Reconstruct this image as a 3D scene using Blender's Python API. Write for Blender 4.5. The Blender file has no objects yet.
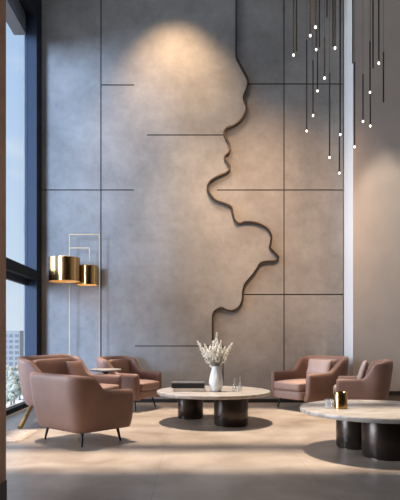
import bpy, bmesh, math, random
from mathutils import Vector, Matrix
R = math.radians
random.seed(7)
scn = bpy.context.scene
COL = scn.collection

# ------------------------------------------------------------------ camera
F_PX, CX, HY, EYE = 560.0, 190.0, 338.0, 1.05
cd = bpy.data.cameras.new('camera'); cam = bpy.data.objects.new('camera', cd); COL.objects.link(cam)
cam.location = (0, 0, EYE); cam.rotation_euler = (R(90), 0, 0)
cd.sensor_fit = 'VERTICAL'; cd.sensor_height = 24.0; cd.lens = 24.0 * F_PX / 500.0
cd.shift_x = (200.0 - CX) / 500.0
cd.shift_y = (HY - 250.0) / 500.0
cd.clip_end = 2000
scn.camera = cam

def at(px, py, Y):
    return Vector(((px - CX) / F_PX * Y, Y, EYE + (HY - py) / F_PX * Y))

# ------------------------------------------------------------------ materials
def new_mat(name):
    m = bpy.data.materials.new(name); m.use_nodes = True
    nt = m.node_tree
    return m, nt, nt.nodes['Principled BSDF']

def simple(name, col, rough=.5, metal=0.0, spec=.5, noise=0.0, nscale=20.0, bump=0.0, bscale=200.0, col2=None, coat=0.0, sheen=0.0):
    m, nt, b = new_mat(name)
    b.inputs['Base Color'].default_value = (*col, 1)
    b.inputs['Roughness'].default_value = rough
    b.inputs['Metallic'].default_value = metal
    b.inputs['Specular IOR Level'].default_value = spec
    b.inputs['Coat Weight'].default_value = coat
    b.inputs['Sheen Weight'].default_value = sheen
    tc = nt.nodes.new('ShaderNodeTexCoord')
    if noise or col2:
        n = nt.nodes.new('ShaderNodeTexNoise'); n.inputs['Scale'].default_value = nscale; n.inputs['Detail'].default_value = 6
        nt.links.new(tc.outputs['Object'], n.inputs['Vector'])
        r = nt.nodes.new('ShaderNodeValToRGB')
        c2 = col2 or tuple(c * (1 - noise) for c in col)
        r.color_ramp.elements[0].position = .35; r.color_ramp.elements[0].color = (*c2, 1)
        r.color_ramp.elements[1].position = .65; r.color_ramp.elements[1].color = (*col, 1)
        nt.links.new(n.outputs['Fac'], r.inputs['Fac']); nt.links.new(r.outputs['Color'], b.inputs['Base Color'])
    if bump:
        n = nt.nodes.new('ShaderNodeTexNoise'); n.inputs['Scale'].default_value = bscale; n.inputs['Detail'].default_value = 3
        nt.links.new(tc.outputs['Object'], n.inputs['Vector'])
        bp = nt.nodes.new('ShaderNodeBump'); bp.inputs['Strength'].default_value = bump; bp.inputs['Distance'].default_value = .005
        nt.links.new(n.outputs['Fac'], bp.inputs['Height']); nt.links.new(bp.outputs['Normal'], b.inputs['Normal'])
    return m

def emis(name, col, strength):
    m, nt, b = new_mat(name)
    b.inputs['Base Color'].default_value = (*col, 1)
    b.inputs['Emission Color'].default_value = (*col, 1); b.inputs['Emission Strength'].default_value = strength
    return m

def concrete():
    m, nt, b = new_mat('concrete_panel')
    tc = nt.nodes.new('ShaderNodeTexCoord')
    n1 = nt.nodes.new('ShaderNodeTexNoise'); n1.inputs['Scale'].default_value = 1.3; n1.inputs['Detail'].default_value = 8; n1.inputs['Roughness'].default_value = .65
    n2 = nt.nodes.new('ShaderNodeTexNoise'); n2.inputs['Scale'].default_value = 6; n2.inputs['Detail'].default_value = 10; n2.inputs['Roughness'].default_value = .7
    for n in (n1, n2): nt.links.new(tc.outputs['Object'], n.inputs['Vector'])
    mx = nt.nodes.new('ShaderNodeMix'); mx.data_type = 'FLOAT'; mx.inputs[0].default_value = .4
    nt.links.new(n1.outputs['Fac'], mx.inputs[2]); nt.links.new(n2.outputs['Fac'], mx.inputs[3])
    r = nt.nodes.new('ShaderNodeValToRGB')
    r.color_ramp.elements[0].position = .36; r.color_ramp.elements[0].color = (.225, .212, .20, 1)
    r.color_ramp.elements[1].position = .64; r.color_ramp.elements[1].color = (.345, .325, .305, 1)
    nt.links.new(mx.outputs[0], r.inputs['Fac']); nt.links.new(r.outputs['Color'], b.inputs['Base Color'])
    bp = nt.nodes.new('ShaderNodeBump'); bp.inputs['Strength'].default_value = .15; bp.inputs['Distance'].default_value = .01
    nt.links.new(n2.outputs['Fac'], bp.inputs['Height']); nt.links.new(bp.outputs['Normal'], b.inputs['Normal'])
    b.inputs['Roughness'].default_value = .6; b.inputs['Specular IOR Level'].default_value = .25
    return m

def floor_mat():
    m, nt, b = new_mat('polished_stone_floor')
    tc = nt.nodes.new('ShaderNodeTexCoord')
    n1 = nt.nodes.new('ShaderNodeTexNoise'); n1.inputs['Scale'].default_value = 1.9; n1.inputs['Detail'].default_value = 8; n1.inputs['Roughness'].default_value = .6; n1.inputs['Distortion'].default_value = .5
    nt.links.new(tc.outputs['Object'], n1.inputs['Vector'])
    r = nt.nodes.new('ShaderNodeValToRGB')
    r.color_ramp.elements[0].position = .32; r.color_ramp.elements[0].color = (.275, .21, .16, 1)
    r.color_ramp.elements[1].position = .66; r.color_ramp.elements[1].color = (.475, .39, .315, 1)
    nt.links.new(n1.outputs['Fac'], r.inputs['Fac'])
    br = nt.nodes.new('ShaderNodeTexBrick'); br.offset = 0; br.inputs['Scale'].default_value = 1
    br.inputs['Brick Width'].default_value = 1.2; br.inputs['Row Height'].default_value = 1.2; br.inputs['Mortar Size'].default_value = .004; br.inputs['Mortar Smooth'].default_value = .3
    br.inputs['Color1'].default_value = (1, 1, 1, 1); br.inputs['Color2'].default_value = (.94, .94, .94, 1); br.inputs['Mortar'].default_value = (.78, .76, .74, 1)
    mp = nt.nodes.new('ShaderNodeMapping'); mp.inputs['Location'].default_value = (.25, .35, 0)
    nt.links.new(tc.outputs['Object'], mp.inputs['Vector']); nt.links.new(mp.outputs['Vector'], br.inputs['Vector'])
    mx = nt.nodes.new('ShaderNodeMix'); mx.data_type = 'RGBA'; mx.blend_type = 'MULTIPLY'; mx.inputs[0].default_value = 1
    nt.links.new(r.outputs['Color'], mx.inputs[6]); nt.links.new(br.outputs['Color'], mx.inputs[7])
    nt.links.new(mx.outputs[2], b.inputs['Base Color'])
    n2 = nt.nodes.new('ShaderNodeTexNoise'); n2.inputs['Scale'].default_value = 5; n2.inputs['Detail'].default_value = 6
    nt.links.new(tc.outputs['Object'], n2.inputs['Vector'])
    rr = nt.nodes.new('ShaderNodeMapRange'); rr.inputs['To Min'].default_value = .25; rr.inputs['To Max'].default_value = .36
    nt.links.new(n2.outputs['Fac'], rr.inputs['Value']); nt.links.new(rr.outputs['Result'], b.inputs['Roughness'])
    b.inputs['Specular IOR Level'].default_value = .45
    return m

def stone_top():
    m, nt, b = new_mat('travertine_top')
    tc = nt.nodes.new('ShaderNodeTexCoord')
    n1 = nt.nodes.new('ShaderNodeTexNoise'); n1.inputs['Scale'].default_value = 4; n1.inputs['Detail'].default_value = 8; n1.inputs['Distortion'].default_value = 1.2
    mp = nt.nodes.new('ShaderNodeMapping'); mp.inputs['Scale'].default_value = (1, 2.4, 1)
    nt.links.new(tc.outputs['Object'], mp.inputs['Vector']); nt.links.new(mp.outputs['Vector'], n1.inputs['Vector'])
    r = nt.nodes.new('ShaderNodeValToRGB')
    r.color_ramp.elements[0].position = .33; r.color_ramp.elements[0].color = (.25, .21, .18, 1)
    r.color_ramp.elements[1].position = .6; r.color_ramp.elements[1].color = (.42, .375, .33, 1)
    nt.links.new(n1.outputs['Fac'], r.inputs['Fac']); nt.links.new(r.outputs['Color'], b.inputs['Base Color'])
    b.inputs['Roughness'].default_value = .35
    return m

def glass(name, tint=(1, 1, 1), refl=.08, caught_light=0.0):
    m, nt, b = new_mat(name); nt.nodes.remove(b)
    out = nt.nodes['Material Output']
    tr = nt.nodes.new('ShaderNodeBsdfTransparent'); tr.inputs['Color'].default_value = (*tint, 1)
    gl = nt.nodes.new('ShaderNodeBsdfGlossy'); gl.inputs['Roughness'].default_value = .03
    mx = nt.nodes.new('ShaderNodeMixShader'); mx.inputs[0].default_value = refl
    nt.links.new(tr.outputs[0], mx.inputs[1]); nt.links.new(gl.outputs[0], mx.inputs[2])
    last = mx
    if caught_light:
        df = nt.nodes.new('ShaderNodeBsdfDiffuse'); df.inputs['Color'].default_value = (.9, .9, .9, 1)  # white diffuse mixed in to imitate glass catching light
        m2 = nt.nodes.new('ShaderNodeMixShader'); m2.inputs[0].default_value = caught_light
        nt.links.new(mx.outputs[0], m2.inputs[1]); nt.links.new(df.outputs[0], m2.inputs[2]); last = m2
    nt.links.new(last.outputs[0], out.inputs['Surface'])
    return m

M = dict(
    concrete=concrete(), floor=floor_mat(), stone=stone_top(),
    joint=simple('joint_shadow_gap', (.05, .045, .04), .8),
    bronze=simple('dark_bronze_ribbon', (.05, .036, .028), .42, .5),
    rodblack=simple('black_pendant_rod', (.014, .011, .010), .7, spec=.15),
    plaster=simple('warm_plaster', (.46, .40, .355), .75, noise=.06, nscale=3, spec=.2),
    ceiling=simple('ceiling_paint', (.16, .145, .135), .8),
    daylit_strip=simple('daylit_return', (.58, .57, .565), .6),  # paler than the plaster: window daylight painted into this side
    side=simple('far_side_wall', (.30, .26, .23), .8),
    black=simple('black_base', (.012, .011, .011), .5),
    skirt=simple('brown_skirting', (.14, .105, .085), .6),
    wood=simple('brown_wood_panel', (.66, .34, .19), .55, noise=.25, nscale=5),
    steelblue=simple('blue_grey_frame', (.026, .038, .066), .55, .0, spec=.25),
    darkframe=simple('dark_window_frame', (.014, .016, .022), .75, .0, spec=.15),
    soffit=simple('grey_soffit', (.15, .155, .175), .7, spec=.2),
    glass=glass('window_glass', (.97, .985, 1.0), .06),
    leather=simple('mauve_brown_leather', (.225, .122, .09), .5, spec=.4, noise=.12, nscale=5, bump=.25, bscale=160),
    cushion=simple('rose_leather', (.31, .195, .155), .5, spec=.4, noise=.1, nscale=6, bump=.25, bscale=160),
    pillow=simple('pale_rose_leather', (.43, .30, .255), .55, spec=.35, noise=.08, nscale=8, bump=.2, bscale=160),
    legblack=simple('black_metal_leg', (.012, .011, .011), .4, .3),
    brass=simple('brushed_brass', (.50, .31, .12), .2, 1.0),
    brassframe=simple('satin_brass_frame', (.42, .28, .13), .5, .6),
    brassin=simple('gold_lining', (.80, .60, .30), .5, .3),
    brassleg=simple('satin_brass_leg', (.52, .36, .16), .38, 1.0),
    drum=simple('blackened_bronze_drum', (.055, .042, .036), .28, .75),
    paper=simple('cream_paper', (.72, .63, .52), .8),
    bookcloth=simple('tan_book_cloth', (.62, .50, .39), .7),
    boxblack=simple('black_box', (.02, .018, .018), .45),
    boxtop=simple('charcoal_lid', (.09, .085, .085), .5),
    vase=simple('white_ceramic', (.80, .79, .77), .35, noise=.04, nscale=12),
    petal=simple('cream_petals', (.90, .85, .76), .8, noise=.2, nscale=60),
    stem=simple('green_stem', (.10, .15, .05), .6, noise=.3, nscale=30),
    clear=glass('clear_tumbler_glass', (.95, .96, .97), .10, .10),
    rug=simple('shaggy_cream_rug', (.64, .52, .43), .95, noise=.3, nscale=60, bump=.8, bscale=120),
    tablewood=simple('dark_side_table_metal', (.045, .03, .024), .4, .3),
    tip=emis('led_tip', (1.0, .86, .66), 6.0),
    bulb=emis('warm_bulb', (1.0, .80, .50), 16.0),
    bgrey=simple('hazy_grey_facade', (.26, .25, .24), .9),  # distance haze is put into the facade greys, no fog modelled
    bgrey2=simple('pale_grey_facade', (.50, .48, .46), .9),
    bwin=simple('facade_window', (.10, .10, .10), .6),
    outg=simple('pale_ground', (.45, .48, .50), .9, noise=.2, nscale=.05),
    leaf=simple('pale_tree_leaf', (.40, .40, .32), .9, noise=.6, nscale=.6),
    trunk=simple('tree_trunk', (.2, .17, .15), .9),
)

# ------------------------------------------------------------------ helpers
def link(name, me, mat, parent=None, smooth=False, loc=None):
    o = bpy.data.objects.new(name, me); COL.objects.link(o)
    for m in (mat if isinstance(mat, (list, tuple)) else [mat]): me.materials.append(m)
    if smooth:
        for p in me.polygons: p.use_smooth = True
    if parent is not None: o.parent = parent
    if loc is not None: o.location = loc
    return o

def finish(name, bm, mat, parent=None, smooth=False, sub=0, bevel=0.0, segs=3, loc=None, autos=None):
    bmesh.ops.recalc_face_normals(bm, faces=bm.faces)
    me = bpy.data.meshes.new(name); bm.to_mesh(me); bm.free()
    o = link(name, me, mat, parent, smooth, loc)
    if bevel:
        md = o.modifiers.new('bevel', 'BEVEL'); md.width = bevel; md.segments = segs; md.limit_method = 'ANGLE'; md.angle_limit = R(40)
        if smooth: md.harden_normals = False
    if sub:
        md = o.modifiers.new('sub', 'SUBSURF'); md.levels = sub; md.render_levels = sub
    if autos and smooth:
        for e in me.edges: pass
        me.set_sharp_from_angle(angle=R(autos))
    return o

def box(bm, x0, x1, y0, y1, z0, z1, mi=0):
    v = [bm.verts.new(p) for p in ((x0,y0,z0),(x1,y0,z0),(x1,y1,z0),(x0,y1,z0),(x0,y0,z1),(x1,y0,z1),(x1,y1,z1),(x0,y1,z1))]
    for f in ((0,3,2,1),(4,5,6,7),(0,1,5,4),(1,2,6,5),(2,3,7,6),(3,0,4,7)):
        fc = bm.faces.new([v[i] for i in f]); fc.material_index = mi
    return v

def lathe(bm, prof, segs=48, c=(0,0,0), cap=True):
    rings = []
    for r, z in prof:
        rings.append([bm.verts.new((c[0]+r*math.cos(2*math.pi*i/segs), c[1]+r*math.sin(2*math.pi*i/segs), c[2]+z)) for i in range(segs)])
    for a, b in zip(rings, rings[1:]):
        for i in range(segs):
            bm.faces.new((a[i], a[(i+1)%segs], b[(i+1)%segs], b[i]))
    if cap:
        bm.faces.new(list(reversed(rings[0]))); bm.faces.new(rings[-1])

def tube(bm, pts, rad, segs=10, caps=True):
    pts = [Vector(p) for p in pts]
    rads = rad if isinstance(rad, (list, tuple)) else [rad]*len(pts)
    rings = []
    for i, p in enumerate(pts):
        d = (pts[min(i+1, len(pts)-1)] - pts[max(i-1, 0)]).normalized()
        u = d.orthogonal().normalized() if i == 0 else (rings_u - d*rings_u.dot(d)).normalized()
        rings_u = u
        w = d.cross(u)
        rings.append([bm.verts.new(p + (u*math.cos(2*math.pi*k/segs) + w*math.sin(2*math.pi*k/segs))*rads[i]) for k in range(segs)])
    for a, b in zip(rings, rings[1:]):
        for k in range(segs):
            bm.faces.new((a[k], a[(k+1)%segs], b[(k+1)%segs], b[k]))
    if caps:
        bm.faces.new(list(reversed(rings[0]))); bm.faces.new(rings[-1])

def thing(name, label, cat, loc=(0,0,0), rz=0.0, group=None):
    o = bpy.data.objects.new(name, None); COL.objects.link(o)
    o.empty_display_size = .1
    o.location = loc; o.rotation_euler = (0, 0, rz)
    o['label'] = label; o['category'] = cat
    if group: o['group'] = group
    return o

def tag(o, label, cat, group=None, kind=None):
    o['label'] = label; o['category'] = cat
    if group: o['group'] = group
    if kind: o['kind'] = kind
    return o

def struct(o, label=None, cat=None):
    o['kind'] = 'structure'
    if label: o['label'] = label; o['category'] = cat or 'wall'
    return o

def boxobj(name, mat, *b, bevel=0.0, parent=None):
    bm = bmesh.new(); box(bm, *b); return finish(name, bm, mat, parent, bevel=bevel)

# ------------------------------------------------------------------ room shell
W = 9.1                       # back wall plane
CEIL = 7.0
XL = -2.405                   # left end of the concrete wall
PX, PY = 2.503, 8.6           # pale pier: left edge, front face
def wx(px): return (px - CX) / F_PX * W
def wz(py): return EYE + (HY - py) / F_PX * W

# back wall: concrete panels with recessed joints
def wall_back():
    s = .009
    x0, x1, z0, z1 = XL - .3, wx(344.6), 0.0, CEIL
    V = [(101, -60, 420), (284, -60, 420), (343.6, -60, 420), (223, 346, 420)]
    H = [(190, 41, 134), (190, 217, 343.6), (85, 101, 134), (84, 248, 343.6), (135, 147, 223), (294.5, 243, 343.6), (346, 135, 223)]
    rects = [(wx(p)-s, wx(p)+s, max(z0, wz(b)), min(z1, wz(a))) for p, a, b in V] + [(wx(a), wx(b), wz(p)-s, wz(p)+s) for p, a, b in H]
    xs = sorted({x0, x1, *[min(r[0], x1) for r in rects], *[min(r[1], x1) for r in rects]})
    zs = sorted({z0, z1, *[r[2] for r in rects], *[r[3] for r in rects]})
    bm = bmesh.new(); dep = .022
    def inside(x, z): return any(a < x < b and c < z < d for a, b, c, d in rects)
    g = [[inside((xs[i]+xs[i+1])/2, (zs[j]+zs[j+1])/2) for j in range(len(zs)-1)] for i in range(len(xs)-1)]
    vc = {}
    def v(x, y, z):
        k = (round(x, 5), round(y, 5), round(z, 5))
        if k not in vc: vc[k] = bm.verts.new((x, y, z))
        return vc[k]
    for i in range(len(xs)-1):
        for j in range(len(zs)-1):
            y = W + (dep if g[i][j] else 0)
            f = bm.faces.new([v(xs[i], y, zs[j]), v(xs[i+1], y, zs[j]), v(xs[i+1], y, zs[j+1]), v(xs[i], y, zs[j+1])])
            f.material_index = 1 if g[i][j] else 0
            if i+2 < len(xs) and g[i][j] != g[i+1][j]:
                f = bm.faces.new([v(xs[i+1], W, zs[j]), v(xs[i+1], W+dep, zs[j]), v(xs[i+1], W+dep, zs[j+1]), v(xs[i+1], W, zs[j+1])]); f.material_index = 1
            if j+2 < len(zs) and g[i][j] != g[i][j+1]:
                f = bm.faces.new([v(xs[i], W, zs[j+1]), v(xs[i+1], W, zs[j+1]), v(xs[i+1], W+dep, zs[j+1]), v(xs[i], W+dep, zs[j+1])]); f.material_index = 1
    box(bm, x0, x1, W+.03, W+.25, z0, z1)
    me = bpy.data.meshes.new('wall_back'); bm.normal_update(); bm.to_mesh(me); bm.free()
    return struct(link('wall_back', me, [M['concrete'], M['joint']]))
wall_back()

struct(boxobj('floor', M['floor'], -2.8, 5.6, -3.2, 9.3, -.12, 0))
# pale pier to the right: window-facing return whitened to imitate daylight, plaster face, dark reveal and skirting
bm = bmesh.new(); box(bm, PX, 5.6, PY, 9.35, 0, CEIL)
for f in bm.faces:
    if f.calc_center_median().x < PX + .001: f.material_index = 1
struct(finish('wall_right', bm, [M['plaster'], M['daylit_strip']]))
struct(boxobj('baseboard_right', M['black'], PX+.04, 5.5, PY-.012, PY-.0005, .17, .235))
struct(boxobj('baseboard_right_plinth', M['skirt'], PX+.02, 5.5, PY-.008, PY-.0005, .001, .17))
struct(boxobj('baseboard_back', M['black'], XL+.07, wx(342.6), W-.012, W-.0005, .001, .06))
struct(boxobj('wall_side', M['side'], 5.5, 5.7, -3.2, 8.6, 0, CEIL))
struct(boxobj('wall_front', M['side'], -2.8, 5.7, -3.4, -3.2, 0, CEIL))
# unseen ceiling; two slots added to shape overhead sun into floor bands
SL = [(4.68, 5.44), (5.78, 8.55)]
bm = bmesh.new()
ys = [-3.4, SL[0][0], SL[0][1], SL[1][0], SL[1][1], 9.4]
for a, b in ((ys[0], ys[1]), (ys[2], ys[3]), (ys[4], ys[5])): box(bm, -2.8, 5.7, a, b, CEIL, CEIL+.18)
for a, b in SL:
    box(bm, 3.6 if a < 5 else 1.45, 5.7, a, b, CEIL, CEIL+.18)  # second slot closed early so the right-hand armchair stays unlit
struct(finish('ceiling', bm, M['ceiling']))
# near left partition (brown) hiding the start of the window
struct(boxobj('wall_left', M['wood'], -2.8, -1.084, 3.0, 3.3, 0, CEIL))
struct(boxobj('baseboard_left', M['black'], -1.0835, -1.0795, 2.99, 3.302, .001, .215))
struct(boxobj('wall_left_rear', M['side'], -2.8, -2.5, -3.2, 3.0, 0, CEIL))

# window: jamb cladding, transom, sill, soffit, glass
WX0, WX1, WY0, WY1 = -2.577, -2.41, 3.3, 8.8
bm = bmesh.new(); box(bm, WX0-.02, WX1, WY1, W-.002, 0, CEIL)
for f in bm.faces:
    if f.calc_center_median().x > WX1 - .001: f.material_index = 1
struct(finish('trim_1', bm, [M['steelblue'], M['darkframe']]))
bm = bmesh.new(); box(bm, -2.766, WX0, WY0, WY1, 5.81, CEIL); box(bm, WX0, WX1, WY0, WY1, 6.13, CEIL)
for f in bm.faces:
    if f.calc_center_median().x > WX0 + .01: f.material_index = 1
struct(finish('trim_2', bm, [M['soffit'], M['darkframe']]))
win = bpy.data.objects.new('window_1', None); COL.objects.link(win); struct(win)
boxobj('transom', M['darkframe'], WX0, WX1-.005, WY0, WY1, 1.965, 2.115, parent=win, bevel=.006)
boxobj('transom_rail', M['steelblue'], WX0-.02, WX0+.03, WY0, WY1, 1.875, 1.965, parent=win)
boxobj('sill', M['darkframe'], WX0, WX1-.06, WY0, WY1, .001, .07, parent=win, bevel=.005)
boxobj('mullion', M['darkframe'], WX0, WX1-.06, 5.3, 5.38, .07, 5.81, parent=win)
boxobj('upper_pane', M['glass'], -2.555, -2.547, WY0, WY1, 2.115, 6.13, parent=win)
boxobj('lower_pane', M['glass'], -2.555, -2.547, WY0, WY1, .07, 1.875, parent=win)

# ------------------------------------------------------------------ bronze ribbon on the wall
RP = [(236,-20),(236,30),(236,56),(238.5,63),(243,71.5),(247.6,81),(246.2,90),(243.2,98),(246.2,108),(242,119),(234,126.2),(226.5,129),(224,135),(229.6,146),(228.6,153),(224.3,158.2),(229.8,167.5),(226.5,173),(218,176.8),(210.5,181.5),(207.3,188),(210.2,195),(215.7,201),(224.2,204),(231,207.6),(232.7,214),(234.6,220.8),(239.5,224),(245.3,222.3),(256.5,223.6),(266.5,228.8),(271,236.2),(270.2,243.5),(269.6,248),(273.5,252.3),(278,257.6),(275,261.3),(266.7,261.8),(260,263.6),(256.3,269.4),(252,275.4),(245,283.8),(242.7,292),(242.4,299),(239.3,306.3),(232.7,310.8),(226,310.2),(221.3,307.8),(215.7,310.3),(212.8,315),(212.6,330),(212.6,346)]
def catmull(P, n=6):
    out = []
    for i in range(len(P)-1):
        p0, p1, p2, p3 = P[max(i-1,0)], P[i], P[i+1], P[min(i+2,len(P)-1)]
        for k in range(n):
            t = k/n
            out.append(tuple(.5*((2*p1[a]) + (-p0[a]+p2[a])*t + (2*p0[a]-5*p1[a]+4*p2[a]-p3[a])*t*t + (-p0[a]+3*p1[a]-3*p2[a]+p3[a])*t**3) for a in (0,1)))
    out.append(P[-1]); return out
cp = [Vector((wx(a), wz(b))) for a, b in catmull(RP)]
bm = bmesh.new(); prev = None; hw = .0125
for i, p in enumerate(cp):
    d = (cp[min(i+1,len(cp)-1)] - cp[max(i-1,0)]).normalized(); n = Vector((-d.y, d.x))
    a, b = p + n*hw, p - n*hw
    q = [bm.verts.new((a.x, W-.001, a.y)), bm.verts.new((a.x, W-.055, a.y)), bm.verts.new((b.x, W-.055, b.y)), bm.verts.new((b.x, W-.001, b.y))]
    if prev:
        for k in range(4): bm.faces.new((prev[k], prev[(k+1)%4], q[(k+1)%4], q[k]))
    else: bm.faces.new(q)
    prev = q
bm.faces.new(list(reversed(prev)))
tag(finish('wall_ribbon', bm, M['bronze']), 'dark bronze ribbon line snaking down the grey concrete wall', 'wall art')

# ------------------------------------------------------------------ armchairs
def smooth(t): t = max(0, min(1, t)); return t*t*(3-2*t)

def shell_bm(w, d, zb, ha, hb, t=.105, r=.13, lean_b=.13, lean_a=.05, slope=.012, wing=.62):
    """U-shaped upholstered shell (arms + back) facing +X."""
    xf, xb, yw = d/2 - t*.5, -d/2 + t/2, w/2 - t/2
    path = []          # (point, outward normal, backness)
    n = 14
    for k in range(n+1):
        x = xf + (xb + r - xf)*k/n
        path.append((Vector((x, -yw)), Vector((0, -1)), smooth((k/n-wing)/(1.04-wing))*.86/.97))
    bk0 = path[-1][2]
    for k in range(1, 9):
        a = math.pi/2*k/8
        path.append((Vector((xb + r - r*math.sin(a), -yw + r - r*math.cos(a))), Vector((-math.sin(a), -math.cos(a))), bk0+(1-bk0)*smooth(k/5)))
    m = 8
    half = list(path)
    for k in range(1, m):
        y = -yw + r + (2*yw - 2*r)*k/m
        path.append((Vector((xb, y)), Vector((-1, 0)), 1.0))
    for p, nn, bk in reversed(half):
        path.append((Vector((p.x, -p.y)), Vector((nn.x, -nn.y)), bk))
    bm = bmesh.new(); rings = []
    rc = t*.42
    def ring(p, nn, bk, sc=1.0, push=Vector((0, 0)), dz=0.0):
        h = ha + (hb - ha)*bk - slope*(1-bk)*smooth((p.x + d/2)/d) + dz
        lean = lean_a + (lean_b - lean_a)*bk
        hl = t/2*sc
        prof = []
        for (s, z) in ((-hl, zb+rc), (-hl, zb+(h-zb)*.35), (-hl, zb+(h-zb)*.7), (-hl, h-rc*1.1), (-hl*.8, h-rc*.32), (-hl*.35, h), (hl*.35, h), (hl*.8, h-rc*.32), (hl, h-rc*1.1), (hl, zb+(h-zb)*.7), (hl, zb+(h-zb)*.35), (hl, zb+rc), (hl*.8, zb+rc*.3), (hl*.35, zb), (-hl*.35, zb), (-hl*.8, zb+rc*.3)):
            off = s + lean*(z - zb) - .03*smooth(1-(z-zb)/.14)
            q = p + nn*off + push
            prof.append(bm.verts.new((q.x, q.y, z)))
        return prof
    fx = Vector((1, 0))
    rings.append(ring(*path[0], sc=.45, push=fx*t*.36, dz=-.022))
    rings.append(ring(*path[0], sc=.82, push=fx*t*.27, dz=-.008))
    for q in path: rings.append(ring(*q))
    rings.append(ring(*path[-1], sc=.82, push=fx*t*.27, dz=-.008))
    rings.append(ring(*path[-1], sc=.45, push=fx*t*.36, dz=-.022))
    for a, b in zip(rings, rings[1:]):
        L = len(a)
        for k in range(L): bm.faces.new((a[k], a[(k+1)%L], b[(k+1)%L], b[k]))
    bm.faces.new(list(reversed(rings[0]))); bm.faces.new(rings[-1])
    return bm

def pillow_box(bm, x0, x1, y0, y1, z0, z1, puff=.02, n=6):
    """Soft rounded cushion block."""
    geo = bmesh.ops.create_cube(bm, size=2.0)
    bmesh.ops.subdivide_edges(bm, edges=list({e for v in geo['verts'] for e in v.link_edges}), cuts=n, use_grid_fill=True)
    cx, cy, cz, hx, hy, hz = (x0+x1)/2, (y0+y1)/2, (z0+z1)/2, (x1-x0)/2, (y1-y0)/2, (z1-z0)/2
    rr = min(hx, hy, hz)*.55
    for v in bm.verts:
        q = Vector((v.co.x*hx, v.co.y*hy, v.co.z*hz))
        c = Vector((max(-hx+rr, min(hx-rr, q.x)), max(-hy+rr, min(hy-rr, q.y)), max(-hz+rr, min(hz-rr, q.z))))
        dv = q - c
        if dv.length > 1e-6: q = c + dv.normalized()*min(rr, max(abs(dv.x), abs(dv.y), abs(dv.z)))
        bul = (1-v.co.x**2)*(1-v.co.y**2)
        q.z += puff*bul*(1 if v.co.z > 0 else -.3)*abs(v.co.z)
        v.co = q + Vector((cx, cy, cz))

def armchair(label, loc, ang, w, d, ha, hb, zb=.16, legmat='legblack', cat='armchair', name='armchair', group='mauve leather lounge armchairs', lr=(.018, .010), seat_out=.03, splay=.05, leglab=None, seatz=.43, foot_out=None, wing=.62, rc=.12, backmat='leather'):
    t = thing(name, label, cat, (loc[0], loc[1], 0), R(ang), group)
    th = .105
    finish('shell', shell_bm(w, d, zb, ha, hb, th, r=rc, wing=wing), M['leather'], t, smooth=True, sub=1)
    bm = bmesh.new(); pillow_box(bm, -d/2+.05, d/2+seat_out-.012, -w/2+th+.006, w/2-th-.006, zb+.008, seatz-.13, 0)
    finish('seat_base', bm, M['cushion'], t, smooth=True, sub=1)
    bm = bmesh.new(); pillow_box(bm, -d/2+th+.01, d/2+seat_out, -w/2+th+.012, w/2-th-.012, seatz-.15, seatz-.012, .018)
    finish('seat_cushion', bm, M['cushion'], t, smooth=True, sub=1)
    # back cushion leaning on the shell
    bm = bmesh.new(); pillow_box(bm, -.055, .045, -w/2+th+.03, w/2-th-.03, 0, hb-seatz-.03, 0)
    for v in bm.verts:
        z = v.co.z; v.co.x += -d/2 + th + .065 - .13*z - .0; v.co.z = z + seatz - .012
    finish('back_cushion', bm, M[backmat], t, smooth=True, sub=1)
    for k, (sx, sy) in enumerate(((1,1),(1,-1),(-1,1),(-1,-1))):
        bm = bmesh.new()
        tx, ty = sx*(d/2-.14), sy*(w/2-.13)
        fx, fy = tx + sx*splay, ty + sy*splay
        if foot_out and (sx, sy) in foot_out: fx, fy = tx + foot_out[(sx, sy)][0], ty + foot_out[(sx, sy)][1]
        tube(bm, [(tx, ty, zb+.05), ((tx+fx)/2, (ty+fy)/2, (zb+.05)/2), (fx, fy, .011 if lr[1] > .02 else .006)], [lr[0], (lr[0]+lr[1])/2, lr[1]], 12)
        lg = finish('leg', bm, M[legmat], t, smooth=True, autos=40)
        if leglab: lg['label'] = leglab
    return t

armchair('mauve leather armchair with black legs nearest the viewer, its back turned to us', (-1.10, 5.73), 47, .83, .70, .55, .705, zb=.14, splay=.03, rc=.10)
armchair('wide mauve leather loveseat on splayed brass legs, beside the tall window', (-1.47, 7.08), -16, 1.2, .85, .57, .83, zb=.24, legmat='brassleg', cat='loveseat', name='loveseat', group=None, lr=(.02, .032), leglab='brass leg', seatz=.46,
         foot_out={(-1,-1): (-.02, -.26), (-1,1): (-.06, .06), (1,-1): (-.02, .06), (1,1): (.05, .03)})
armchair('mauve leather armchair standing against the grey concrete wall, left of the flower vase', (-.884, 8.34), -25, .75, .70, .555, .775)
armchair('pale seated mauve armchair against the wall right of the round table, holding a long pillow', (1.79, 8.43), 214.8, .80, .86, .555, .775, zb=.14, seat_out=.06, backmat='cushion')
armchair('dark side-on mauve armchair behind the stone table with the brass cup', (2.30, 7.53), 163.5, .68, .66, .53, .765, wing=.68)

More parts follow.
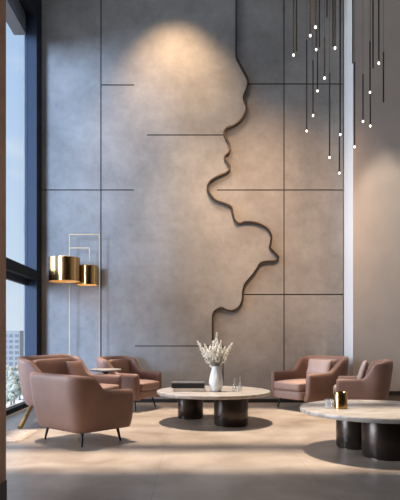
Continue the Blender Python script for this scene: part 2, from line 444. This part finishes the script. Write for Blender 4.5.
# loose pillows
def pillow(label, loc, rz, ry, sx, sy, sz, mat='cushion'):
    bm = bmesh.new()
    geo = bmesh.ops.create_grid(bm, x_segments=14, y_segments=14, size=1)
    top = list(bm.verts)
    bmesh.ops.delete(bm, geom=list(bm.verts), context='VERTS')
    n = 14; g = {}
    for side in (1, -1):
        for i in range(n+1):
            for j in range(n+1):
                u, v = -1+2*i/n, -1+2*j/n
                edge = i in (0, n) or j in (0, n)
                if edge and side == -1: g[(side,i,j)] = g[(1,i,j)]; continue
                e = (max(0, 1-u**4)*max(0, 1-v**4))**.5
                pinch = 1 - .06*(abs(u*v))**0 * (1-abs(u*v))*max(abs(u), abs(v))**3
                g[(side,i,j)] = bm.verts.new((u*sx*pinch, v*sy*pinch, side*sz*e))
        for i in range(n):
            for j in range(n):
                bm.faces.new((g[(side,i,j)], g[(side,i+1,j)], g[(side,i+1,j+1)], g[(side,i,j+1)]))
    o = finish('pillow', bm, M[mat], smooth=True, sub=1)
    o.rotation_euler = (0, R(ry), R(rz)); o.location = loc
    return tag(o, label, 'pillow')
f = Vector((math.cos(R(214.8)), math.sin(R(214.8)), 0)); s = Vector((-f.y, f.x, 0))
pc = Vector((1.79, 8.43, 0)) + f*(-.125) + s*(.085)
pillow('long pale rose pillow leaning in the armchair by the concrete wall', (pc.x, pc.y, .60), 214.8, 72, .14, .235, .05, 'pillow')
f = Vector((math.cos(R(163.5)), math.sin(R(163.5)), 0)); s = Vector((-f.y, f.x, 0))
pc = Vector((2.30, 7.53, 0)) + f*(-.02) + s*(.02)
pillow('pale rose pillow standing in the dark side-on armchair', (pc.x, pc.y, .60), 163.5, 72, .165, .20, .045, 'pillow')
f = Vector((math.cos(R(-16)), math.sin(R(-16)), 0)); s = Vector((-f.y, f.x, 0))
pc = Vector((-1.47, 7.08, 0)) + f*(-.08) + s*(.23)
pillow('brown leather pillow resting in the brass-legged loveseat', (pc.x, pc.y, .615), -16, 73, .15, .2, .05, 'leather')

# ------------------------------------------------------------------ round tables with two drums
def stone_table(label, c, r, top_z, drums):
    t = thing('coffee_table', label, 'table', (c[0], c[1], 0), 0, 'round stone coffee tables on dark drums')
    th = .042; b = .006
    bm = bmesh.new(); lathe(bm, [(r-.02, 0), (r-b, .003), (r, .012), (r, th-b), (r-b*.3, th-b*.3), (r-b, th)], 96)
    finish('tabletop', bm, M['stone'], t, smooth=True, loc=(0, 0, top_z-th), autos=35)
    for (x, y, rr) in drums:
        bm = bmesh.new(); h = top_z - th
        lathe(bm, [(rr-.012, .001), (rr-.012, .012), (rr-.002, .014), (rr, .018), (rr, h-.02), (rr-.004, h-.012), (rr-.004, h-.0005)], 64)
        finish('pedestal', bm, M['drum'], t, smooth=True, loc=(x-c[0], y-c[1], 0), autos=35)
    return t
T1, T2 = (.29, 7.0), (1.727, 5.15)
TZ1, TZ2 = .395, .406
stone_table('round stone coffee table in the middle carrying the flower vase', T1, .705, TZ1, [(.0066, 7.35, .166), (.495, 6.76, .205)])
stone_table('larger-looking round stone coffee table at the right edge carrying a brass cup', T2, .705, TZ2, [(1.585, 5.40, .172), (1.74, 4.97, .21)])

# ------------------------------------------------------------------ side table
t = thing('side_table', 'small round pale-topped side table between loveseat and rear armchair', 'table', (-1.17, 7.775, 0))
bm = bmesh.new(); lathe(bm, [(.207, 0), (.215, .004), (.215, .016), (.211, .02)], 64); finish('tabletop', bm, M['stone'], t, smooth=True, autos=35, loc=(0, 0, .599))
bm = bmesh.new(); lathe(bm, [(.10, 0), (.18, .006), (.197, .012), (.197, .0145)], 48); finish('rim', bm, M['tablewood'], t, smooth=True, autos=35, loc=(0, 0, .584))
bm = bmesh.new(); lathe(bm, [(.022, .02), (.02, .05), (.02, .54), (.05, .58), (.05, .5845)], 24); finish('stem', bm, M['tablewood'], t, smooth=True, autos=40)
bm = bmesh.new(); lathe(bm, [(.115, .001), (.12, .006), (.115, .014), (.03, .021)], 48); finish('base', bm, M['tablewood'], t, smooth=True, autos=40)

# ------------------------------------------------------------------ brass lamp
LY = 8.85
p1, p2 = at(69.5, 235, LY), at(99.6, 235, LY)
t = thing('floor_lamp', 'brass floor lamp with two drum shades on a thin square frame', 'lamp', (p1.x, LY, 0))
def lx(px, Y=LY): return (px-CX)/F_PX*Y - p1.x
zt = p1.z
bm = bmesh.new(); box(bm, -.06, lx(99.6)+.06, -.09, .09, .001, .014); finish('base', bm, M['brassframe'], t, bevel=.004)
for x in (0, lx(99.6)):
    bm = bmesh.new(); box(bm, x-.006, x+.006, -.006, .006, .014, zt); finish('post', bm, M['brassframe'], t, bevel=.002)
bm = bmesh.new(); box(bm, -.007, lx(99.6)+.007, -.007, .007, zt, zt+.014); finish('top_bar', bm, M['brassframe'], t, bevel=.002)
z2 = at(0, 248, LY).z; x2 = lx(89.5)
bm = bmesh.new(); box(bm, .006, x2, -.006, .006, z2-.006, z2+.006); finish('arm', bm, M['brassframe'], t)
bm = bmesh.new(); box(bm, x2-.006, x2+.006, -.006, .006, at(0, 266, LY).z, z2+.006); finish('drop_rod', bm, M['brassframe'], t)
def shade(cx, cy, r, z0, z1):
    bm = bmesh.new()
    lathe(bm, [(r-.012, z0), (r, z0), (r, z0+.004), (r, z1-.004), (r-.003, z1), (.012, z1), (.012, z1-.006), (r-.006, z1-.006), (r-.006, z0+.002)], 72, cap=False)
    bm.normal_update()
    for fc in bm.faces:
        c_ = fc.calc_center_median()
        if math.hypot(c_.x, c_.y) < r - .004 and c_.z < z1 - .002: fc.material_index = 1
    o = finish('shade', bm, [M['brass'], M['brassin']], t, smooth=True, autos=35, loc=(cx, cy, 0))
    bm = bmesh.new(); lathe(bm, [(.004, z1-.15), (.028, z1-.13), (.04, z1-.10), (.03, z1-.07), (.018, z1-.05), (.016, z1-.006)], 24)
    finish('bulb', bm, M['bulb'], o, smooth=True)
    return o
SY = 8.55
sx1 = (64.5-CX)/F_PX*SY - p1.x
shade(sx1, SY-LY, .236, at(0, 281.5, SY).z, at(0, 258, SY).z)
bm = bmesh.new(); tube(bm, [(0, -.006, at(0, 262, LY).z), (sx1*.5, (SY-LY)*.5, at(0, 259, SY).z+.03), (sx1, SY-LY, at(0, 258, SY).z-.003)], .007, 8); finish('bracket', bm, M['brass'], t, smooth=True)
shade((87.2-CX)/F_PX*LY - p1.x, 0, .172, at(0, 285, LY).z, at(0, 266, LY).z)

# ------------------------------------------------------------------ things on the middle table
bx = thing('book', 'tan hardcover book under the black box on the middle table', 'book', (.0, 6.93, TZ1))
bm = bmesh.new(); box(bm, -.19, .195, -.125, .125, .0005, .006); box(bm, -.19, .195, -.125, .125, .036, .042); box(bm, -.195, -.189, -.125, .125, .0005, .042)
finish('cover', bm, M['bookcloth'], bx, bevel=.001)
bm = bmesh.new(); box(bm, -.1885, .188, -.119, .119, .0065, .0355); finish('pages', bm, M['paper'], bx)
bx.rotation_euler.z = R(-3)
bx2 = thing('box', 'flat black box lying on the tan book', 'box', (-.02, 6.93, TZ1+.0425), R(-3))
bm = bmesh.new(); box(bm, -.20, .20, -.12, .12, .0005, .055); finish('body', bm, M['boxblack'], bx2, bevel=.004)
bm = bmesh.new(); box(bm, -.205, .205, -.125, .125, .0555, .07); finish('lid', bm, M['boxtop'], bx2, bevel=.003)

VX, VY = (216-CX)/F_PX*6.85, 6.85
bm = bmesh.new()
lathe(bm, [(.045, .001), (.058, .004), (.075, .04), (.087, .09), (.088, .12), (.078, .18), (.062, .235), (.053, .275), (.050, .30), (.052, .312), (.047, .312), (.044, .29), (.05, .24), (.06, .2)], 40, cap=True)
va = tag(finish('vase', bm, M['vase'], smooth=True, autos=50, loc=(VX, VY, TZ1)), 'white ceramic vase holding cream plumes on the middle table', 'vase')

def plume(label, dx, dy, h, plen, seed, group):
    rnd = random.Random(seed)
    t = thing('flower', label, 'flower', (VX + dx*.12, VY + dy*.12, TZ1 + .215), 0, group)
    tip = Vector((dx*.96, dy*.96, h))
    def P(s): return Vector((tip.x*(s**1.15), tip.y*(s**1.15), tip.z*s))
    bm = bmesh.new(); tube(bm, [P(k/8) for k in range(9)], [.0035 - .002*k/8 for k in range(9)], 6)
    finish('stem', bm, M['stem'], t, smooth=True)
    bm = bmesh.new()
    s0 = 1 - plen/h
    for k in range(170):
        s = s0 + (1-s0)*(rnd.random()**1.05)
        q = (s-s0)/(1-s0)
        rad = .043*(1-q)**.7*(.35+.65*min(1, q/.16)) + .003
        a, rr = rnd.random()*6.283, rad*(rnd.random()**.5)
        c = P(s) + Vector((math.cos(a)*rr, math.sin(a)*rr, rnd.uniform(-.006, .01)))
        r0 = rnd.uniform(.006, .0105)*(1-.4*q)
        bmesh.ops.create_icosphere(bm, subdivisions=1, radius=r0, matrix=Matrix.Translation(c) @ Matrix.Diagonal((1, 1, 1.5, 1)))
    finish('plume', bm, M['petal'], t, smooth=True)
    for k in range(4):
        bm = bmesh.new(); a = rnd.random()*6.283; s = rnd.uniform(.24, .46)
        b0 = P(s); dr = Vector((math.cos(a), math.sin(a), .9)).normalized(); sd = dr.cross(Vector((0, 0, 1))).normalized(); L = rnd.uniform(.06, .10)
        v = [bm.verts.new(b0), bm.verts.new(b0+dr*L*.4+sd*.011), bm.verts.new(b0+dr*L), bm.verts.new(b0+dr*L*.4-sd*.011), bm.verts.new(b0+dr*L*.45+Vector((0,0,.004)))]
        for a_, b_ in ((0,1),(1,2),(2,3),(3,0)): bm.faces.new((v[a_], v[b_], v[4]))
        finish('leaf', bm, M['stem'], t)
G = 'cream flower plumes in the vase'
plume('tallest cream flower plume, upright in the middle of the vase', .01, .01, .50, .30, 1, G)
plume('cream flower plume leaning farthest left out of the vase', -.21, .01, .40, .27, 2, G)
plume('cream flower plume leaning farthest right out of the vase', .185, .0, .38, .24, 3, G)
for k, (dx, dy, h) in enumerate(((-.13, .03, .36), (-.07, -.04, .35), (-.03, .04, .40), (.04, -.05, .36), (.06, .04, .40), (.10, -.01, .33), (-.10, -.02, .29))):
    plume('shorter cream flower plume bunched among the others in the white vase', dx, dy, h, .22, 10+k, G)

def bottle(label, px, Y, prof, zt, name='glass_bottle', cat='bottle', X=None):
    bm = bmesh.new(); lathe(bm, prof, 32, cap=False)
    bm2 = None
    return tag(finish(name, bm, M['clear'], smooth=True, autos=50, loc=((px-CX)/F_PX*Y, Y, zt)), label, cat)
bottle('clear glass bud bottle with narrow neck, nearer the white vase', 234.6, 6.84, [(.001,.001),(.024,.001),(.026,.006),(.026,.07),(.014,.10),(.010,.12),(.010,.165),(.008,.165),(.008,.12),(.012,.10),(.023,.068),(.023,.012),(.001,.010)], TZ1)
bottle('clear glass bud bottle with taller neck, right of the other bottle', 240.0, 6.90, [(.001,.001),(.027,.001),(.030,.006),(.030,.06),(.016,.09),(.010,.11),(.010,.178),(.008,.178),(.008,.11),(.013,.09),(.027,.058),(.027,.012),(.001,.010)], TZ1)

# ------------------------------------------------------------------ things on the right table
bm = bmesh.new(); lathe(bm, [(.001,.001),(.056,.001),(.06,.005),(.06,.148),(.0585,.15),(.056,.15),(.055,.146),(.055,.012),(.001,.011)], 48, cap=False)
tag(finish('cup', bm, M['brass'], smooth=True, autos=40, loc=((340.7-CX)/F_PX*5.12, 5.12, TZ2)), 'polished brass cup standing on the right-hand stone table', 'cup')
bm = bmesh.new(); lathe(bm, [(.001,.001),(.034,.001),(.038,.005),(.040,.082),(.0385,.083),(.037,.082),(.035,.014),(.001,.012)], 40, cap=False)
tag(finish('tumbler', bm, M['clear'], smooth=True, autos=40, loc=((329-CX)/F_PX*5.14, 5.14, TZ2)), 'small clear glass tumbler beside the brass cup', 'glass')

# ------------------------------------------------------------------ rug by the window
bm = bmesh.new(); rnd = random.Random(3)
X0, X1, Y0, Y1 = -2.30, -1.72, 5.66, 6.33
n = 26
g = [[bm.verts.new((X0+(X1-X0)*i/n + rnd.uniform(-.008,.008), Y0+(Y1-Y0)*j/n + rnd.uniform(-.012,.012), .018+rnd.uniform(-.006,.006) if 0<i<n and 0<j<n else .003)) for j in range(n+1)] for i in range(n+1)]
for i in range(n):
    for j in range(n): bm.faces.new((g[i][j], g[i+1][j], g[i+1][j+1], g[i][j+1]))
rug = finish('rug', bm, M['rug'], smooth=True)
tag(rug, 'shaggy cream rug on the floor by the window', 'rug')
bm = bmesh.new()
for k in range(700):
    side = rnd.random()*.6
    if side < .4: x, y, dx, dy = rnd.uniform(X0, X1), Y0+.01, rnd.uniform(-.02, .02), -rnd.uniform(.02, .05)
    elif side < .6: x, y, dx, dy = X1-.01, rnd.uniform(Y0, Y1), rnd.uniform(.02, .05), rnd.uniform(-.02, .02)
    else: x, y, dx, dy = rnd.uniform(X0, X1), rnd.uniform(Y0, Y1), rnd.uniform(-.02, .02), rnd.uniform(-.03, .01)
    inr = side >= .6
    z0 = .017 if inr else .006
    a = bm.verts.new((x-.004, y, z0)); b = bm.verts.new((x+.004, y, z0)); c = bm.verts.new((x+dx, y+dy, .036 if inr else .004)); bm.faces.new((a, b, c))
fr = finish('pile', bm, M['rug'], rug); fr['kind'] = 'stuff'

# ------------------------------------------------------------------ pendant rods
# (px x, top y of the rod or None if it runs out of the frame, y of the tip, lit, depth)
PD = [(293.5,None,54,1,7.2),(296.5,None,51,0,7.9),(306.7,40,130,1,8.2),(310.2,None,34.5,1,6.7),(313,60,114.5,1,7.9),(315.5,None,26,1,6.5),(316.2,29,48.5,1,7.4),
      (317.5,52,90,.4,8.3),(319.4,None,47,0,7.7),(324.5,37,77,1,7.0),(327,None,17,0,7.6),(329.6,73,156.5,1,7.5),(332.9,None,46,0,7.4),(335,None,47,1,6.8),
      (340.3,None,133.5,1,8.0),(339.4,137,172,1,7.6),(352.7,None,63,0,7.6),(354.6,62,145.8,1,7.8),(363,74,120.5,1,7.9),(370,41,91.3,1,7.3),(370.3,94,125,1,7.7),
      (373,None,68,0,7.0),(378.8,None,62,1,6.8),(383.5,52,102,0,7.2)]
PD.sort()
ORD = ['first','second','third','fourth','fifth','sixth','seventh','eighth','ninth','tenth','eleventh','twelfth','thirteenth','fourteenth','fifteenth','sixteenth','seventeenth','eighteenth','nineteenth','twentieth','twenty-first','twenty-second','twenty-third','twenty-fourth']
for i, (px, ty, by, lit, Y) in enumerate(PD):
    b = at(px, by, Y); top = at(px, ty, Y).z if ty is not None else min(CEIL-.3, at(px, 0, Y).z + .55)
    look = 'glowing' if lit else 'dark'
    t = thing('pendant_light', 'slim dark pendant rod with %s tip, %s from the left in the cluster' % (look, ORD[i]), 'pendant light', (b.x, Y, b.z), 0, 'slim pendant rods of the hanging cluster')
    rr = .009
    bm = bmesh.new(); lathe(bm, [(rr*.8, 0), (rr, .004), (rr, top-b.z-.01), (rr*.5, top-b.z), (.002, top-b.z+.01)], 12); finish('rod', bm, M['rodblack'], t, smooth=True, autos=40)
    bm = bmesh.new(); tube(bm, [(0, 0, top-b.z), (0, 0, CEIL-.012-b.z)], .0018, 6); finish('cable', bm, M['rodblack'], t)
    bm = bmesh.new(); lathe(bm, [(.012, CEIL-.012-b.z), (.028, CEIL-.010-b.z), (.028, CEIL-.0005-b.z)], 20); finish('ceiling_cap', bm, M['rodblack'], t)
    if lit:
        bm = bmesh.new(); q = .010
        lathe(bm, [(.002, -.03), (q*.6, -.028), (q*.95, -.02), (q, -.012), (q*.8, -.002), (q*.6, 0)], 16); finish('tip', bm, M['tip'], t, smooth=True)
    else:
        bm = bmesh.new(); lathe(bm, [(rr*.4, -.008), (rr*.7, -.006), (rr*.8, 0)], 12); finish('tip', bm, M['rodblack'], t, smooth=True)

# ------------------------------------------------------------------ outdoors
def building(label, x0, x1, Y, z0, z1, mat, nx, nz, depth=18):
    t = thing('building', label, 'building', ((x0+x1)/2, Y, z0))
    w, h = x1-x0, z1-z0
    bm = bmesh.new(); box(bm, -w/2, w/2, 0, depth, 0, h); finish('facade', bm, mat, t)
    bm = bmesh.new(); box(bm, -w/2-.3, w/2+.3, -.3, depth+.3, h, h+.6); finish('roof', bm, mat, t)
    for i in range(nx):
        for j in range(nz):
            cx, cz = -w/2 + w*(i+.5)/nx, h - 2.2 - j*3.0
            bm = bmesh.new(); box(bm, cx-w/nx*.32, cx+w/nx*.32, -.12, -.01, cz-.85, cz+.85); finish('window', bm, M['bwin'], t)
ZG = -27.0
g = boxobj('outdoor_ground', M['outg'], -420, -6, -50, 620, ZG-1, ZG); g['kind'] = 'structure'
building('grey office block with window rows seen through the lower pane', -110, -91.2, 300, ZG, 4.4, M['bgrey'], 6, 8)
building('paler lower block beside the grey office block outside', -104.5, -87.5, 340, ZG, -2.0, M['bgrey2'], 5, 6)
def tree(label, x, Y, h, s, seed):
    rnd = random.Random(seed)
    t = thing('tree', label, 'tree', (x, Y, ZG), 0, 'pale trees outside the window')
    bm = bmesh.new(); tube(bm, [(0,0,0),(0.1,0,h*.3),(0,.1,h*.6)], [.5,.35,.2], 8); finish('trunk', bm, M['trunk'], t)
    bm = bmesh.new()
    for k in range(40):
        a, q = rnd.random()*6.283, rnd.random()
        c = Vector((math.cos(a)*s*.7*q, math.sin(a)*s*.7*q, h*.62+rnd.uniform(-.3, .38)*h))
        bmesh.ops.create_icosphere(bm, subdivisions=2, radius=s*rnd.uniform(.22, .4), matrix=Matrix.Translation(c))
    for v in bm.verts: v.co += Vector((rnd.uniform(-.2,.2), rnd.uniform(-.2,.2), rnd.uniform(-.2,.2)))
    finish('crown', bm, M['leaf'], t)
for k, (px, Y, h) in enumerate(((8, 250, 15), (14, 235, 13.5), (19.5, 255, 15.5), (24, 240, 14), (11, 215, 11))):
    tree(['pale tree outside below the window, leftmost','pale tree outside, second from the left','tallest pale tree outside before the grey block','pale tree outside nearest the blue-grey jamb','low pale tree outside in front of the others'][k], (px-CX)/F_PX*Y, Y, h, 3.2, 40+k)

# ------------------------------------------------------------------ sky and lights
w = bpy.data.worlds.new('sky'); scn.world = w; w.use_nodes = True
nt = w.node_tree; bg = nt.nodes['Background']
tc = nt.nodes.new('ShaderNodeTexCoord'); sp = nt.nodes.new('ShaderNodeSeparateXYZ'); nt.links.new(tc.outputs['Generated'], sp.inputs[0])
rp = nt.nodes.new('ShaderNodeValToRGB')
els = rp.color_ramp.elements
els[0].position = .0; els[0].color = (.74, .82, .90, 1)
els[1].position = 1.0; els[1].color = (.34, .52, .82, 1)
e = els.new(.12); e.color = (.63, .76, .90, 1)
e = els.new(.45); e.color = (.44, .62, .86, 1)
nt.links.new(sp.outputs['Z'], rp.inputs['Fac'])
mp = nt.nodes.new('ShaderNodeMapping'); mp.inputs['Scale'].default_value = (3, 3, 9)
nz = nt.nodes.new('ShaderNodeTexNoise'); nz.inputs['Scale'].default_value = 1.6; nz.inputs['Detail'].default_value = 7
nt.links.new(tc.outputs['Generated'], mp.inputs['Vector']); nt.links.new(mp.outputs['Vector'], nz.inputs['Vector'])
cr = nt.nodes.new('ShaderNodeValToRGB'); cr.color_ramp.elements[0].position = .5; cr.color_ramp.elements[0].color = (0,0,0,1); cr.color_ramp.elements[1].position = .72; cr.color_ramp.elements[1].color = (.6,.6,.6,1)
nt.links.new(nz.outputs['Fac'], cr.inputs['Fac'])
mx = nt.nodes.new('ShaderNodeMix'); mx.data_type = 'RGBA'
nt.links.new(cr.outputs['Color'], mx.inputs[0]); nt.links.new(rp.outputs['Color'], mx.inputs[6]); mx.inputs[7].default_value = (.86, .88, .91, 1)
nt.links.new(mx.outputs[2], bg.inputs['Color']); bg.inputs['Strength'].default_value = 1.05

def light(name, typ, loc, energy, col, target=None, **kw):
    l = bpy.data.lights.new(name, typ); l.energy = energy; l.color = col
    for k, v in kw.items(): setattr(l, k, v)
    o = bpy.data.objects.new(name, l); COL.objects.link(o); o.location = loc
    if target is not None: o.rotation_euler = (Vector(target) - Vector(loc)).to_track_quat('-Z', 'Y').to_euler()
    return o
light('added_overhead_sun', 'SUN', (0, 6, 12), 7.1, (1.0, .86, .71), (.95, 5.6, 0), angle=R(3.2))  # added sun standing in for ceiling spotlights, casts the table shadows
light('window_daylight', 'SUN', (-8, 2, 5), 6.0, (.48, .67, 1.0), (-8+.33, 2+.95, 5-.06), angle=R(15))
light('side_daylight', 'SUN', (-8, 4, 5), 6.0, (.78, .87, 1.0), (-8+.98, 4+.14, 5-.22), angle=R(36))
light('wall_washer_spot', 'SPOT', (-.25, 7.9, 6.9), 560, (1.0, .68, .41), (-.22, 9.1, 4.5), spot_size=R(70), spot_blend=1.0, shadow_soft_size=.08)
light('wall_washer_spot', 'SPOT', (.1, 7.2, 6.9), 950, (1.0, .76, .56), (.05, 9.1, 2.4), spot_size=R(32), spot_blend=1.0, shadow_soft_size=.05)
light('pier_spot', 'SPOT', (3.0, 7.7, 6.9), 1500, (1.0, .86, .68), (3.0, 7.92, 3.0), spot_size=R(28), spot_blend=.3, shadow_soft_size=.04)
light('concrete_spot', 'SPOT', (.9, 4.35, 6.9), 3000, (1.0, .63, .37), (1.45, 9.1, 3.0), spot_size=R(36), spot_blend=1.0, shadow_soft_size=.4)

scn.view_settings.view_transform = 'Standard'; scn.view_settings.look = 'None'
scn.view_settings.exposure = 0.0; scn.view_settings.gamma = 1.0
scn.view_settings.use_curve_mapping = False
scn.cycles.use_denoising = True
scn.cycles.max_bounces = 10; scn.cycles.diffuse_bounces = 6; scn.cycles.transparent_max_bounces = 12
scn.cycles.sample_clamp_indirect = 4.0
